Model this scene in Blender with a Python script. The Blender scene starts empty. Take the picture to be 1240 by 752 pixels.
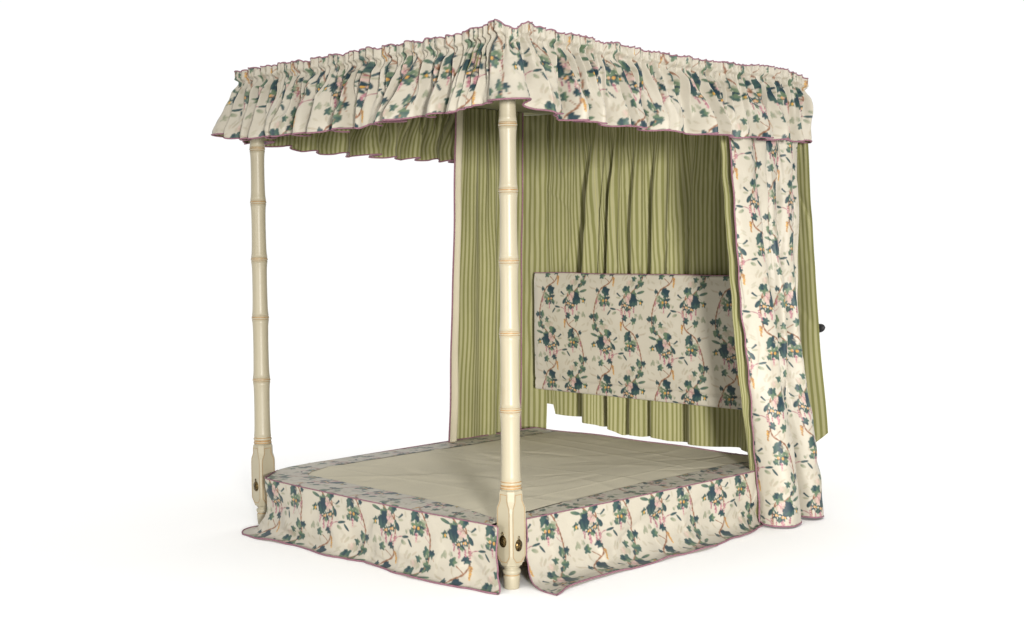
import bpy, math
import numpy as np
# ---------------------------------------------------------------- camera, world, lights
SC = bpy.context.scene
COL = SC.collection
YAW, PITCH, ROLL = 2.3666, 0.0533, -0.00874
cam_d = bpy.data.cameras.new('camera'); cam = bpy.data.objects.new('camera', cam_d); COL.objects.link(cam)
cam_d.sensor_width = 36.0; cam_d.lens = 36.0*1603.4/1240.0; cam_d.clip_start = .05; cam_d.clip_end = 500
def set_camera():
    from mathutils import Matrix, Vector
    fw = Vector((math.cos(YAW)*math.cos(PITCH), math.sin(YAW)*math.cos(PITCH), -math.sin(PITCH)))
    rt = Vector((math.sin(YAW), -math.cos(YAW), 0)); up = rt.cross(fw)
    r2 = rt*math.cos(ROLL)+up*math.sin(ROLL); u2 = -rt*math.sin(ROLL)+up*math.cos(ROLL)
    M = Matrix(((r2.x, u2.x, -fw.x, 3.64136), (r2.y, u2.y, -fw.y, -3.55207), (r2.z, u2.z, -fw.z, 1.35182), (0, 0, 0, 1)))
    cam.matrix_world = M
set_camera(); SC.camera = cam
SC.view_settings.view_transform = 'Standard'; SC.view_settings.look = 'None'
SC.view_settings.exposure = 0.0; SC.view_settings.gamma = 1.0; SC.view_settings.use_curve_mapping = False
SC.render.engine = 'CYCLES'
SC.cycles.max_bounces = 8; SC.cycles.diffuse_bounces = 5; SC.cycles.use_denoising = True

# studio surround: a white backdrop behind the bed, a dim room behind the photographer
W = bpy.data.worlds.new('World'); SC.world = W; W.use_nodes = True
nt = W.node_tree; N = nt.nodes; N.clear()
tc = N.new('ShaderNodeTexCoord'); nrm = N.new('ShaderNodeVectorMath'); nrm.operation = 'NORMALIZE'
nt.links.new(tc.outputs['Generated'], nrm.inputs[0])
dot = N.new('ShaderNodeVectorMath'); dot.operation = 'DOT_PRODUCT'; dot.inputs[1].default_value = (math.cos(YAW), math.sin(YAW), 0)
nt.links.new(nrm.outputs[0], dot.inputs[0])
mr = N.new('ShaderNodeMapRange'); mr.interpolation_type = 'SMOOTHSTEP'
mr.inputs['From Min'].default_value = -.25; mr.inputs['From Max'].default_value = .45
mr.inputs['To Min'].default_value = .10; mr.inputs['To Max'].default_value = 1.02
nt.links.new(dot.outputs['Value'], mr.inputs['Value'])
sx = N.new('ShaderNodeSeparateXYZ'); nt.links.new(nrm.outputs[0], sx.inputs[0])
mo = N.new('ShaderNodeMapRange'); mo.interpolation_type = 'SMOOTHSTEP'  # overhead glow, added to bring the floor up to white
mo.inputs['From Min'].default_value = .50; mo.inputs['From Max'].default_value = .74
mo.inputs['To Min'].default_value = 0.; mo.inputs['To Max'].default_value = 1.56
nt.links.new(sx.outputs['Z'], mo.inputs['Value'])
mx = N.new('ShaderNodeMath'); mx.operation = 'MAXIMUM'
nt.links.new(mr.outputs[0], mx.inputs[0]); nt.links.new(mo.outputs[0], mx.inputs[1])
bg = N.new('ShaderNodeBackground'); bg.inputs['Color'].default_value = (1, 1, 1, 1); nt.links.new(mx.outputs[0], bg.inputs['Strength'])
wo = N.new('ShaderNodeOutputWorld'); nt.links.new(bg.outputs[0], wo.inputs['Surface'])

def area(name, loc, target, w, h, power, color, spread=180):
    from mathutils import Vector
    d = bpy.data.lights.new(name, 'AREA'); d.shape = 'RECTANGLE'; d.size = w; d.size_y = h; d.energy = power; d.color = color; d.spread = math.radians(spread)
    o = bpy.data.objects.new(name, d); COL.objects.link(o); o.location = loc
    o.rotation_euler = (Vector(target)-Vector(loc)).to_track_quat('-Z', 'Y').to_euler()
    return o
area('key_softbox', (9.9, -6.5, 1.60), (-.80, 1.55, .62), 1.2, 1.2, 87, (1, .975, .94), 31)
area('fill_softbox', (.2, -6.0, 1.05), (-.85, 1.6, .50), 1.0, 1.0, 9.5, (1, .97, .93), 44)

# ---------------------------------------------------------------- materials
def mat(name, color, rough=.6, spec=.4, metallic=0., sheen=0.):
    m = bpy.data.materials.new(name); m.use_nodes = True
    b = m.node_tree.nodes['Principled BSDF']
    b.inputs['Base Color'].default_value = (*color, 1); b.inputs['Roughness'].default_value = rough
    b.inputs['Specular IOR Level'].default_value = spec; b.inputs['Metallic'].default_value = metallic
    b.inputs['Sheen Weight'].default_value = sheen
    return m, m.node_tree, b
def noise(nt, scale, detail=4, rough=.5, coord=None, out='Fac'):
    n = nt.nodes.new('ShaderNodeTexNoise'); n.inputs['Scale'].default_value = scale; n.inputs['Detail'].default_value = detail
    n.inputs['Roughness'].default_value = rough
    if coord: nt.links.new(coord, n.inputs['Vector'])
    return n.outputs[out]
def ramp(nt, src, stops, interp='LINEAR'):
    r = nt.nodes.new('ShaderNodeValToRGB'); r.color_ramp.interpolation = interp
    e = r.color_ramp.elements
    e.remove(e[1]); e[0].position = stops[0][0]; e[0].color = (*stops[0][1], 1)
    for p, c in stops[1:]: q = e.new(p); q.color = (*c, 1)
    nt.links.new(src, r.inputs[0]); return r.outputs[0]
def mixc(nt, fac, a, b, mode='MIX'):
    m = nt.nodes.new('ShaderNodeMix'); m.data_type = 'RGBA'; m.blend_type = mode
    for sock, v in ((m.inputs[0], fac), (m.inputs[6], a), (m.inputs[7], b)):
        if isinstance(v, (int, float)): sock.default_value = v
        elif isinstance(v, tuple): sock.default_value = (*v, 1)
        else: nt.links.new(v, sock)
    return m.outputs[2]
def bump(nt, b, src, strength, dist, prev=None):
    n = nt.nodes.new('ShaderNodeBump'); n.inputs['Strength'].default_value = strength; n.inputs['Distance'].default_value = dist
    nt.links.new(src, n.inputs['Height'])
    if prev: nt.links.new(prev, n.inputs['Normal'])
    nt.links.new(n.outputs[0], b.inputs['Normal']); return n.outputs[0]
def objco(nt):
    t = nt.nodes.new('ShaderNodeTexCoord'); return t.outputs['Object']
def mapped(nt, coord, scale):
    m = nt.nodes.new('ShaderNodeMapping'); m.inputs['Scale'].default_value = scale; nt.links.new(coord, m.inputs[0]); return m.outputs[0]

def mat_chintz():
    m, nt, b = mat('printed_chintz', (.6, .53, .4), .52, .35, sheen=.05)
    a = nt.nodes.new('ShaderNodeAttribute'); a.attribute_name = 'print'
    n = noise(nt, 9, 4, .6, objco(nt))
    tint = ramp(nt, n, [(.3, (.96, .955, .94)), (.7, (1.02, 1.02, 1.02))])
    nt.links.new(mixc(nt, 1., a.outputs['Color'], tint, 'MULTIPLY'), b.inputs['Base Color'])
    p = bump(nt, b, noise(nt, 26, 3, .55, objco(nt)), .35, .006)
    bump(nt, b, noise(nt, 900, 2, .5, objco(nt)), .18, .0006, p)
    return m
def mat_stripe():
    m, nt, b = mat('striped_lining', (.3, .3, .1), .75, .2, sheen=.08)
    uv = nt.nodes.new('ShaderNodeUVMap'); uv.uv_map = 'cloth'
    s = nt.nodes.new('ShaderNodeSeparateXYZ'); nt.links.new(uv.outputs[0], s.inputs[0])
    mu = nt.nodes.new('ShaderNodeMath'); mu.operation = 'MULTIPLY'; mu.inputs[1].default_value = 1/.0255; nt.links.new(s.outputs[0], mu.inputs[0])
    fr = nt.nodes.new('ShaderNodeMath'); fr.operation = 'FRACT'; nt.links.new(mu.outputs[0], fr.inputs[0])
    g = (.152, .151, .054); gd = (.140, .139, .047); c = (.254, .243, .132)
    col = ramp(nt, fr.outputs[0], [(.0, c), (.03, c), (.12, g), (.30, gd), (.50, g), (.59, c), (.76, c), (.79, (.31, .29, .12)), (.83, c)])
    n = noise(nt, 3.5, 4, .6, objco(nt))
    nt.links.new(mixc(nt, 1., col, ramp(nt, n, [(.3, (.93, .93, .90)), (.7, (1.04, 1.03, 1.0))]), 'MULTIPLY'), b.inputs['Base Color'])
    p = bump(nt, b, noise(nt, 18, 3, .55, mapped(nt, objco(nt), (1, 1, .45))), .4, .008)
    bump(nt, b, noise(nt, 800, 2, .5, objco(nt)), .2, .0006, p)
    return m
def mat_plain(name, col, rough, bs=.4, bd=.006, sc=8):
    m, nt, b = mat(name, col, rough, .25, sheen=.05)
    n = noise(nt, 5, 5, .6, objco(nt))
    k = lambda f: tuple(c*f for c in col)
    nt.links.new(ramp(nt, n, [(.3, k(.95)), (.7, k(1.03))]), b.inputs['Base Color'])
    p = bump(nt, b, noise(nt, sc, 4, .55, mapped(nt, objco(nt), (1, .45, 1))), bs, bd)
    bump(nt, b, noise(nt, 850, 2, .5, objco(nt)), .2, .0005, p)
    return m
def mat_trim():
    m, nt, b = mat('mauve_piping', (.33, .16, .20), .7, .2)
    n = noise(nt, 120, 3, .6, objco(nt))
    nt.links.new(ramp(nt, n, [(.3, (.17, .082, .105)), (.7, (.25, .125, .158))]), b.inputs['Base Color'])
    return m
def mat_paint():
    m, nt, b = mat('ivory_paint', (.70, .62, .43), .40, .42)
    n = noise(nt, 7, 5, .65, mapped(nt, objco(nt), (1, 1, .25)))
    nt.links.new(ramp(nt, n, [(.26, (.27, .22, .13)), (.36, (.32, .283, .196)), (.75, (.345, .31, .225))]), b.inputs['Base Color'])
    bump(nt, b, noise(nt, 60, 4, .6, mapped(nt, objco(nt), (1, 1, .2))), .12, .002)
    return m
def mat_gilt():
    m, nt, b = mat('ochre_line_paint', (.5, .3, .12), .45, .3)
    n = noise(nt, 80, 3, .6, objco(nt))
    nt.links.new(ramp(nt, n, [(.3, (.25, .14, .055)), (.7, (.36, .22, .09))]), b.inputs['Base Color'])
    return m
def mat_brass():
    m, nt, b = mat('aged_brass', (.3, .2, .07), .38, .5, metallic=.9)
    n = noise(nt, 140, 4, .6, objco(nt))
    nt.links.new(ramp(nt, n, [(.40, (.03, .02, .010)), (.72, (.22, .15, .055))]), b.inputs['Base Color'])
    return m
def mat_floor():
    m, nt, b = mat('white_studio_floor', (.94, .935, .92), .8, .1)
    n = noise(nt, 2, 3, .5, objco(nt))
    nt.links.new(ramp(nt, n, [(.3, (.937, .932, .918)), (.7, (.943, .938, .925))]), b.inputs['Base Color'])
    return m
M = dict(chintz=mat_chintz(), stripe=mat_stripe(), plain=mat_plain('plain_cream_cotton', (.50, .455, .335), .8, .35, .006, 5),
         canvas=mat_plain('upholstered_base', (.45, .40, .30), .85), trim=mat_trim(), paint=mat_paint(), gilt=mat_gilt(),
         brass=mat_brass(), floor=mat_floor(), black=mat_plain('black_rubber', (.012, .012, .013), .5, .1, .001, 60),
         wood=mat_plain('pale_timber', (.42, .31, .18), .6, .2, .002, 20))
# ---------------------------------------------------------------- printed pattern
def make_tile():
    NX,NY=960,1104                       # one repeat of the print
    U=545.; V=776.                       # the repeat in sketch units
    asp=(0.42/545.)/(0.486/776.)         # true x size of a sketch unit against its y size
    rs=np.random.RandomState(5)
    base=np.zeros((NY,NX,3)); base[:]=(.385,.355,.290)
    # plain cream ground of the cotton print
    tile=base.copy()
    yy,xx=np.mgrid[0:NY,0:NX]
    SX=NX/U; SY=NY/V
    def window(cx,cy,r):
        # local window (wraps) in sketch units, true proportions, about (cx,cy)
        px=int(round(cx*SX)); py=int(round(cy*SY)); rx=int(r/asp*SX)+2; ry=int(r*SY)+2
        ix=np.arange(px-rx,px+rx+1); iy=np.arange(py-ry,py+ry+1)
        dx=((ix/SX)-cx)*asp; dy=(iy/SY)-cy
        X,Y=np.meshgrid(dx,dy)
        return np.ix_(iy%NY,ix%NX),X,Y
    def smooth(a,w=1.2): return np.clip(a/w+.5,0,1)
    def put(idx,m,c):
        m=m[...,None]; tile[idx]=tile[idx]*(1-m)+c*m
    C=dict(D=(.014,.040,.056),M=(.042,.090,.078),G=(.120,.180,.105),P=(.34,.335,.235),Q=(.42,.36,.27),
           K=(.43,.20,.23),KD=(.30,.10,.14),KL=(.60,.42,.37),B=(.24,.115,.062),O=(.42,.235,.08),Y=(.62,.34,.06),N=(.05,.07,.05))
    C={k:np.array(v)*.72 for k,v in C.items()}
    def sstep0(a,b,v):
        q=np.clip((v-a)/(b-a),0,1); return q*q*(3-2*q)
    def leaf(cx,cy,r,ang,col,col2,lob=5,depth=.30,el=1.0,alpha=1.,mir=1):
        r=r*(1.26 if alpha==1. else 1.15)
        idx,X,Y=window(cx,cy,r*1.35)
        X=X*mir; a=math.radians(ang); c,s=math.cos(a),math.sin(a)
        x=(X*c+Y*s); y=(-X*s+Y*c)/el
        th=np.arctan2(x,-y); rr=np.hypot(x,y)
        f=(1-depth)+depth*(.55*np.abs(np.cos(th*lob/2.))**.7+.5*(1-np.abs(np.sin(th*lob/2.))))+.05*np.sin(th*2+cy)
        f*=1-.40*np.exp(-((np.abs(th)-math.pi)/.28)**2)
        f*=1+.045*np.sin(th*13+cx)+.10*np.sin(th*3+cx*1.7+cy)+.09*np.sin(th*7+cy*2.3+cx)+.10*np.sin(th+cx*.9)
        m=smooth((f*r-rr),1.6)*alpha
        sh=np.sin(x*.16+y*.10+cx*.7)*.5+.5
        vein=np.exp(-(np.sin(th*lob/2.)*rr/1.5)**2)
        t=np.clip(.05+.95*sstep0(-.1,.35,(x/r)*np.cos(cx)+(y/r)*np.sin(cy)+.35*sh-.15)+.35*vein*(rr<.8*r),0,1)[...,None]
        cc=col*(1-t)+col2*t
        put(idx,m,cc)
    def ell(cx,cy,w,h,ang,col,alpha=1.,mir=1,col2=None):
        idx,X,Y=window(cx,cy,max(w,h)*1.2)
        X=X*mir;a=math.radians(ang); c,s=math.cos(a),math.sin(a)
        x=(X*c+Y*s)/w; y=(-X*s+Y*c)/h
        rr=np.hypot(x,y)+.25*np.abs(y)*np.abs(y)
        m=smooth((1.12-rr)*min(w,h),1.6)*alpha
        if col2 is None: put(idx,m,col)
        else:
            t=np.clip((x*.8+.5)*.7+.5*np.exp(-(y*min(w,h)/1.3)**2),0,1)[...,None]; put(idx,m,col*(1-t)+col2*t)
    def stroke(pts,w,col,alpha=1.):
        # catmull-rom through pts
        P=[pts[0]]+list(pts)+[pts[-1]]; out=[]
        for i in range(1,len(P)-2):
            p0,p1,p2,p3=[np.array(P[j],float) for j in(i-1,i,i+1,i+2)]
            n=max(3,int(np.hypot(*(p2-p1))/2.0))
            for k in range(n):
                t=k/n; out.append(.5*((2*p1)+(-p0+p2)*t+(2*p0-5*p1+4*p2-p3)*t*t+(-p0+3*p1-3*p2+p3)*t**3))
        out.append(np.array(pts[-1],float))
        for k,q in enumerate(out):
            ww=w*(1+.25*math.sin(k*.35+pts[0][0]))
            idx,X,Y=window(q[0],q[1],ww+2)
            put(idx,smooth(ww-np.hypot(X,Y),1.4)*alpha,col*(.8+.5*math.sin(k*.21)**2))
    def berries(cx,cy,n,w,h,r,cols,mir=1):
        for k in range(n):
            t=k/max(1,n-1); x=cx+rs.uniform(-1,1)*w*1.1*(1-.75*t)/asp; r=r; y=cy+h*t
            c=cols[rs.randint(len(cols))]
            ell(x,y,r*rs.uniform(1.1,1.5),r*rs.uniform(1.1,1.6),0,c)
    def motif(g):
        # g: 0 = as drawn, 1 = glide reflected half a repeat down
        m=-1 if g else 1
        fx=(lambda x:556-x) if g else (lambda x:x)
        fy=(lambda y:y+388) if g else (lambda y:y)
        L=lambda x,y,r,a,c1,c2,**k: leaf(fx(x),fy(y),r,a,C[c1],C[c2],mir=m,**k)
        E=lambda x,y,w,h,a,c,**k: ell(fx(x),fy(y),w,h,a,C[c],mir=m,**{kk:(C[v] if kk=='col2' else v) for kk,v in k.items()})
        S=lambda pts,w,c,**k: stroke([(fx(x),fy(y)) for x,y in pts],w,C[c],**k)
        B=lambda x,y,n,w,h,r,cc: berries(fx(x),fy(y),n,w,h,r,[C[q] for q in cc])
        # ghost foliage printed pale
        E(352,85,26,11,-50,'Q',alpha=.75,col2='P'); E(392,62,24,8,-35,'Q',alpha=.7); L(408,132,34,20,'Q','P',alpha=.8)
        L(378,128,22,-60,'Q','KL',alpha=.6); E(470,100,20,12,-20,'Q',alpha=.6,col2='P')
        E(490,415,13,30,20,'P',alpha=.8,col2='G'); E(505,425,10,24,-30,'P',alpha=.8,col2='G'); L(452,408,18,-40,'P','G',alpha=.65)
        E(236,320,8,17,35,'P',alpha=.85,col2='G'); E(252,392,24,14,-20,'P',alpha=.9,col2='G'); E(430,505,7,26,12,'Q',alpha=.7)
        E(290,256,22,9,5,'P',alpha=.9); E(505,568,30,8,-12,'Q',alpha=.8); E(352,640,16,26,15,'Q',alpha=.6)
        E(222,455,9,26,-30,'Q',alpha=.55,col2='P'); E(235,480,8,20,15,'Q',alpha=.5)
        for (x,y,w_,h_,a_) in ((300,150,24,8,-30),(528,330,9,22,10),(60,120,22,8,25),(150,205,20,8,-20),(262,560,22,8,30),(300,600,8,24,-15),(530,560,20,8,-30),(540,500,9,22,25),(408,760,24,8,-15),(330,700,8,20,30)):
            E(x,y,w_,h_,a_,'P',alpha=.5,col2='Q')
        S([(300,150),(318,168),(338,190)],1.3,'P'); S([(430,505),(420,530),(410,550)],1.3,'P'); S([(503,820),(528,836),(540,862)],1.6,'B'); S([(420,562),(398,580),(388,590)],2.2,'B'); S([(496,760),(470,742),(455,720)],1.6,'KD')
        # vine
        S([(350,515),(385,540),(420,562),(445,600),(462,640),(482,695),(496,760),(503,820),(499,870),(478,914),(440,958),(405,990),(368,1012),(345,1032)],6.0,'B')
        S([(350,225),(338,262),(328,300),(324,345),(330,400),(330,450),(338,490),(350,515)],5.2,'B')
        S([(350,515),(372,495),(405,470)],3.0,'B'); S([(462,640),(448,680),(430,700)],2.,'KD'); S([(470,690),(452,672),(445,640)],2.,'B')
        S([(326,400),(305,370),(275,358),(235,356)],2.8,'KD'); S([(450,240),(480,258),(505,290)],1.3,'G'); S([(335,235),(318,240),(290,232)],1.6,'M')
        S([(496,760),(504,772),(509,752)],1.1,'B'); S([(462,622),(478,616)],1.2,'B')
        # leaves along the vine
        L(477,818,27,-20,'M','G'); L(488,850,15,120,'D','G',el=.8); L(492,132,30,70,'M','G'); L(462,158,19,-120,'D','G')
        L(520,45,24,20,'D','M'); L(428,90,23,-70,'M','G',depth=.4); L(463,586,18,10,'D','M'); L(428,455,27,60,'M','G'); 
        L(352,428,22,-50,'D','M',el=1.3); L(336,438,16,60,'D','M')
        E(498,205,40,13,-14,'M',col2='G')
        # small sprigs on the left
        E(295,232,24,8,35,'D',col2='M'); E(283,220,9,9,0,'D')
        E(242,355,30,10,8,'D',col2='M'); E(205,388,29,9,-50,'D',col2='M')
        # main bunch
        L(368,190,38,-25,'M','G',depth=.34); L(350,180,20,-90,'D','M')
        E(312,302,15,34,35,'D',col2='M'); E(330,278,10,22,25,'D',col2='G')
        L(432,228,32,10,'G','D'); L(432,288,42,170,'D','M',lob=3,depth=.12); L(428,250,28,40,'D','D')
        B(318,352,9,7,48,4.2,['K','KD','KL']); B(392,352,26,15,68,4.8,['K','KD','KL','K']); B(432,338,9,9,44,4.2,['K','KD']); B(352,360,12,8,44,4.2,['K','KD','KL']); B(330,380,6,6,44,3.6,['K','KL'])
        for (x,y,r) in((374,286,20),(383,252,22),(393,230,16),(362,270,16)): L(x,y,r,x,'KL','Q',lob=7,depth=.18)
        for k in range(16):
            a=k*2.4; r=4+k*1.5; E(379+r*math.cos(a),260+r*math.sin(a)*1.25,5.2,3.6,math.degrees(a),('K','KL','KD','K','KL')[k%5])
        for (x,y) in((352,320),(396,336)):
            L(x,y,27,x*3,'D','M',lob=7,depth=.5)
            E(x-4,y,8,12,15,'Y',col2='KL'); E(x+9,y+3,5,9,-20,'Y')
        L(372,352,20,180,'D','G',lob=5); 
        # side bud
        L(500,290,25,80,'M','G',depth=.5); E(497,297,8,12,10,'Y'); E(508,284,8,10,0,'D')
        # ochre tassel
        B(316,468,22,8,74,4.6,['O','O','Y','B']); B(322,470,8,10,20,4.,['O','B'])
        # second bunch
        L(380,600,36,15,'D','M',depth=.2,el=1.15); L(438,640,28,60,'G','P'); L(392,672,42,40,'D','G',lob=7,depth=.42); L(360,700,20,-150,'M','G'); L(424,700,24,150,'M','G')
        E(378,670,10,12,0,'Y',col2='KL'); E(406,674,10,12,10,'Y',col2='O'); E(380,676,6,6,0,'O')
        B(396,712,13,6,52,4.0,['K','KD','KL']); B(470,664,9,7,42,3.8,['K','KD'])
    motif(0); motif(1)
    # average to the size the cloth can carry
    t=tile.reshape(NY//4,4,NX//4,4,3).mean((1,3))
    return t
# ---------------------------------------------------------------- mesh helpers
TILE = make_tile()
PU, PV = .42, .486
ROSE = (.694, .3415)      # the rose bunch as drawn, and its mirror image half a repeat on
ROSEM = (.327, .8415)
def sample_print(U, V):
    h, w, _ = TILE.shape
    x = (U % 1.)*w-.5; y = (V % 1.)*h-.5
    x0 = np.floor(x).astype(int); y0 = np.floor(y).astype(int); fx = (x-x0)[..., None]; fy = (y-y0)[..., None]
    g = lambda yy, xx: TILE[yy % h, xx % w]
    return (g(y0, x0)*(1-fx)+g(y0, x0+1)*fx)*(1-fy)+(g(y0+1, x0)*(1-fx)+g(y0+1, x0+1)*fx)*fy
def link(name, me, parent):
    o = bpy.data.objects.new(name, me); COL.objects.link(o)
    if parent: o.parent = parent
    return o
def raw_mesh(name, verts, faces4, mats, parent=None, smooth=True, faces=None, midx=None):
    me = bpy.data.meshes.new(name)
    verts = np.asarray(verts, dtype=np.float32).reshape(-1, 3)
    if faces is None:
        f = np.asarray(faces4, dtype=np.int32).reshape(-1, 4)
        me.vertices.add(len(verts)); me.vertices.foreach_set('co', verts.ravel())
        me.loops.add(f.size); me.loops.foreach_set('vertex_index', f.ravel())
        me.polygons.add(len(f)); me.polygons.foreach_set('loop_start', np.arange(0, f.size, 4, dtype=np.int32))
        me.update(calc_edges=True)
    else:
        me.from_pydata([tuple(map(float, v)) for v in verts], [], faces); me.update()
    me.polygons.foreach_set('use_smooth', np.full(len(me.polygons), smooth))
    for m in (mats if isinstance(mats, (list, tuple)) else [mats]): me.materials.append(m)
    if midx is not None: me.polygons.foreach_set('material_index', np.asarray(midx, dtype=np.int32))
    return link(name, me, parent)
def grid_faces(nv, nu, off=0, flip=False):
    i = np.arange(nv-1)[:, None]*nu+np.arange(nu-1)[None, :]
    f = np.stack([i, i+1, i+nu+1, i+nu], -1).reshape(-1, 4)+off
    return f[:, ::-1] if flip else f
def sheet(name, P, U, V, m, parent, printed=None):
    """P[nv,nu,3]; U,V metres of cloth; printed=(u0,v0,rose) anchors the print"""
    nv, nu, _ = P.shape
    o = raw_mesh(name, P, grid_faces(nv, nu), m, parent)
    me = o.data
    if printed:
        u0, v0, ro = printed
        c = sample_print((U-u0)/PU+ro[0], (V-v0)/PV+ro[1])
        a = me.color_attributes.new('print', 'FLOAT_COLOR', 'POINT')
        a.data.foreach_set('color', np.concatenate([c, np.ones(c.shape[:2]+(1,))], -1).astype(np.float32).ravel())
    else:
        uvl = me.uv_layers.new(name='cloth')
        li = np.empty(len(me.loops), dtype=np.int32); me.loops.foreach_get('vertex_index', li)
        uv = np.stack([U.ravel()[li], V.ravel()[li]], -1).astype(np.float32)
        uvl.data.foreach_set('uv', uv.ravel())
    return o
def normals(P):
    du = np.gradient(P, axis=1); dv = np.gradient(P, axis=0)
    n = np.cross(du, dv); return n/np.maximum(np.linalg.norm(n, axis=-1, keepdims=True), 1e-9)
def catmull(pts, n):
    """n points evenly spaced by length on a smooth curve through pts (any dimension)"""
    P = np.array(pts, float); Q = np.vstack([2*P[0]-P[1], P, 2*P[-1]-P[-2]]); out = []
    for i in range(1, len(Q)-2):
        t = np.linspace(0, 1, 24, endpoint=False)[:, None]; a, b, c, d = Q[i-1:i+3]
        out.append(.5*((2*b)+(-a+c)*t+(2*a-5*b+4*c-d)*t*t+(-a+3*b-3*c+d)*t**3))
    C = np.vstack(out+[P[-1:]]); return resample(C, n)
def resample(C, n):
    L = np.concatenate([[0], np.cumsum(np.linalg.norm(np.diff(C, axis=0), axis=1))])
    s = np.linspace(0, L[-1], n); return np.stack([np.interp(s, L, C[:, k]) for k in range(C.shape[1])], -1)
def tube(name, pts, r, m, parent, k=6, flat=1., up=(0, 0, 1)):
    P = np.array(pts, float); T = np.gradient(P, axis=0); T /= np.maximum(np.linalg.norm(T, axis=1, keepdims=True), 1e-9)
    A = np.cross(T, np.array(up, float)); bad = np.linalg.norm(A, axis=1) < .05
    A[bad] = np.cross(T[bad], np.array((1., 0, 0))); A /= np.linalg.norm(A, axis=1, keepdims=True); B = np.cross(A, T)
    a = np.linspace(0, 2*np.pi, k, endpoint=False)
    R = P[:, None]+r*(np.cos(a)[None, :, None]*A[:, None]+flat*np.sin(a)[None, :, None]*B[:, None])
    n = len(P); i = np.arange(n-1)[:, None]*k; j = np.arange(k)[None, :]; j2 = (j+1) % k
    f = np.stack([i+j, i+j2, i+k+j2, i+k+j], -1).reshape(-1, 4)
    V = R.reshape(-1, 3)
    return raw_mesh(name, V, f, m, parent)
class Sines:
    def __init__(s, seed, n=7, lo=.5, hi=2., dim=1):
        r = np.random.RandomState(seed); s.f = r.uniform(lo, hi, n)*2*np.pi; s.p = r.uniform(0, 6.28, n); s.a = r.uniform(.5, 1, n); s.a /= np.sqrt((s.a**2).sum()/2)
        th = r.uniform(0, 6.28, n); s.dx = np.cos(th); s.dy = np.sin(th)
    def __call__(s, x, y=None):
        x = np.asarray(x, float); o = 0
        for f, p, a, dx, dy in zip(s.f, s.p, s.a, s.dx, s.dy):
            o = o+a*np.sin(f*(x*dx+y*dy)+p) if y is not None else o+a*np.sin(f*x+p)
        return o
def sstep(a, b, x):
    t = np.clip((np.asarray(x, float)-a)/(b-a), 0, 1); return t*t*(3-2*t)
def creases(S, D, seed, n, box_, hgt, wid, lng, ang=None):
    """soft ridges and dents left by folding and handling"""
    r = np.random.RandomState(seed); o = np.zeros(np.broadcast(S, D).shape)
    for k in range(n):
        x, y = r.uniform(box_[0], box_[1]), r.uniform(box_[2], box_[3]); a = r.uniform(0, math.pi) if ang is None else r.normal(ang[0], ang[1])
        l = r.uniform(*lng); w = r.uniform(*wid); h = r.uniform(*hgt)*(1 if r.rand() < .6 else -1)
        c, s = math.cos(a), math.sin(a); bend = r.uniform(-.25, .25)/l
        p = (S-x)*c+(D-y)*s; q = -(S-x)*s+(D-y)*c+bend*p*p
        o += h*np.exp(-(p/l)**2)*np.where(q > 0, np.exp(-(q/w)**2), np.exp(-(q/(2.6*w))**2))
    return o
def thing(name, label, cat, loc=(0, 0, 0), group=None):
    o = bpy.data.objects.new(name, None); COL.objects.link(o); o.location = loc; o['label'] = label; o['category'] = cat
    o.empty_display_size = .1
    if group: o['group'] = group
    bpy.context.view_layer.update()
    return o
def localise(o):
    """children are built in world coordinates; hold them there under a moved parent"""
    inv = o.matrix_world.inverted()
    def rec(p):
        for c in p.children:
            c.matrix_parent_inverse = p.matrix_world.inverted() if p is o else c.matrix_parent_inverse
    rec(o)
def path_frame(pts, n, rnd=None):
    """plan path -> positions, outward normals (right hand side of travel), arc length"""
    C = resample(np.array(pts, float), n) if rnd is None else rnd
    if rnd is not None: C = resample(C, n)
    T = np.gradient(C, axis=0); T /= np.linalg.norm(T, axis=1, keepdims=True)
    Nn = np.stack([T[:, 1], -T[:, 0]], -1)
    s = np.concatenate([[0], np.cumsum(np.linalg.norm(np.diff(C, axis=0), axis=1))])
    return C, T, Nn, s
def round_path(pts, r, n=14):
    P = [np.array(p, float) for p in pts]; out = [P[0]]
    for i in range(1, len(P)-1):
        a = P[i-1]-P[i]; b = P[i+1]-P[i]; rr = min(r, .45*np.linalg.norm(a), .45*np.linalg.norm(b))
        a = P[i]+a/np.linalg.norm(a)*rr; b = P[i]+b/np.linalg.norm(b)*rr
        for t in np.linspace(0, 1, n): out.append((1-t)**2*a+2*t*(1-t)*P[i]+t*t*b)
    out.append(P[-1]); return np.array(out)

# ---------------------------------------------------------------- the setting
fl = raw_mesh('floor', [(-60, -60, 0), (60, -60, 0), (60, 60, 0), (-60, 60, 0)], [(0, 1, 2, 3)], M['floor'], smooth=False)
fl['kind'] = 'structure'

# ---------------------------------------------------------------- bed: posts, base, canopy, headboard
bed = thing('four_poster_bed', 'ivory painted four-poster bed frame with bamboo-turned posts and floral padded headboard', 'bed')
RINGS = [1.792, 1.5405, 1.270, .9925, .6956]
def r_at(z): return np.interp(z, [.40, 1.0, 1.8, 2.1], [.0385, .0365, .0322, .0305])
def lathe(name, prof, m, parent, c, k=40, midx=None):
    a = np.linspace(0, 2*np.pi, k, endpoint=False); n = len(prof)
    V = [(c[0]+r*math.cos(t), c[1]+r*math.sin(t), c[2]+z) for z, r, _ in prof for t in a]
    i = np.arange(n-1)[:, None]*k; j = np.arange(k)[None, :]; j2 = (j+1) % k
    f = np.stack([i+j, i+j2, i+k+j2, i+k+j], -1).reshape(-1, 4)
    mi = np.repeat([prof[q][2] for q in range(n-1)], k)
    return raw_mesh(name, V, f, [M['paint'], M['gilt']], parent, midx=mi)
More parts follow.
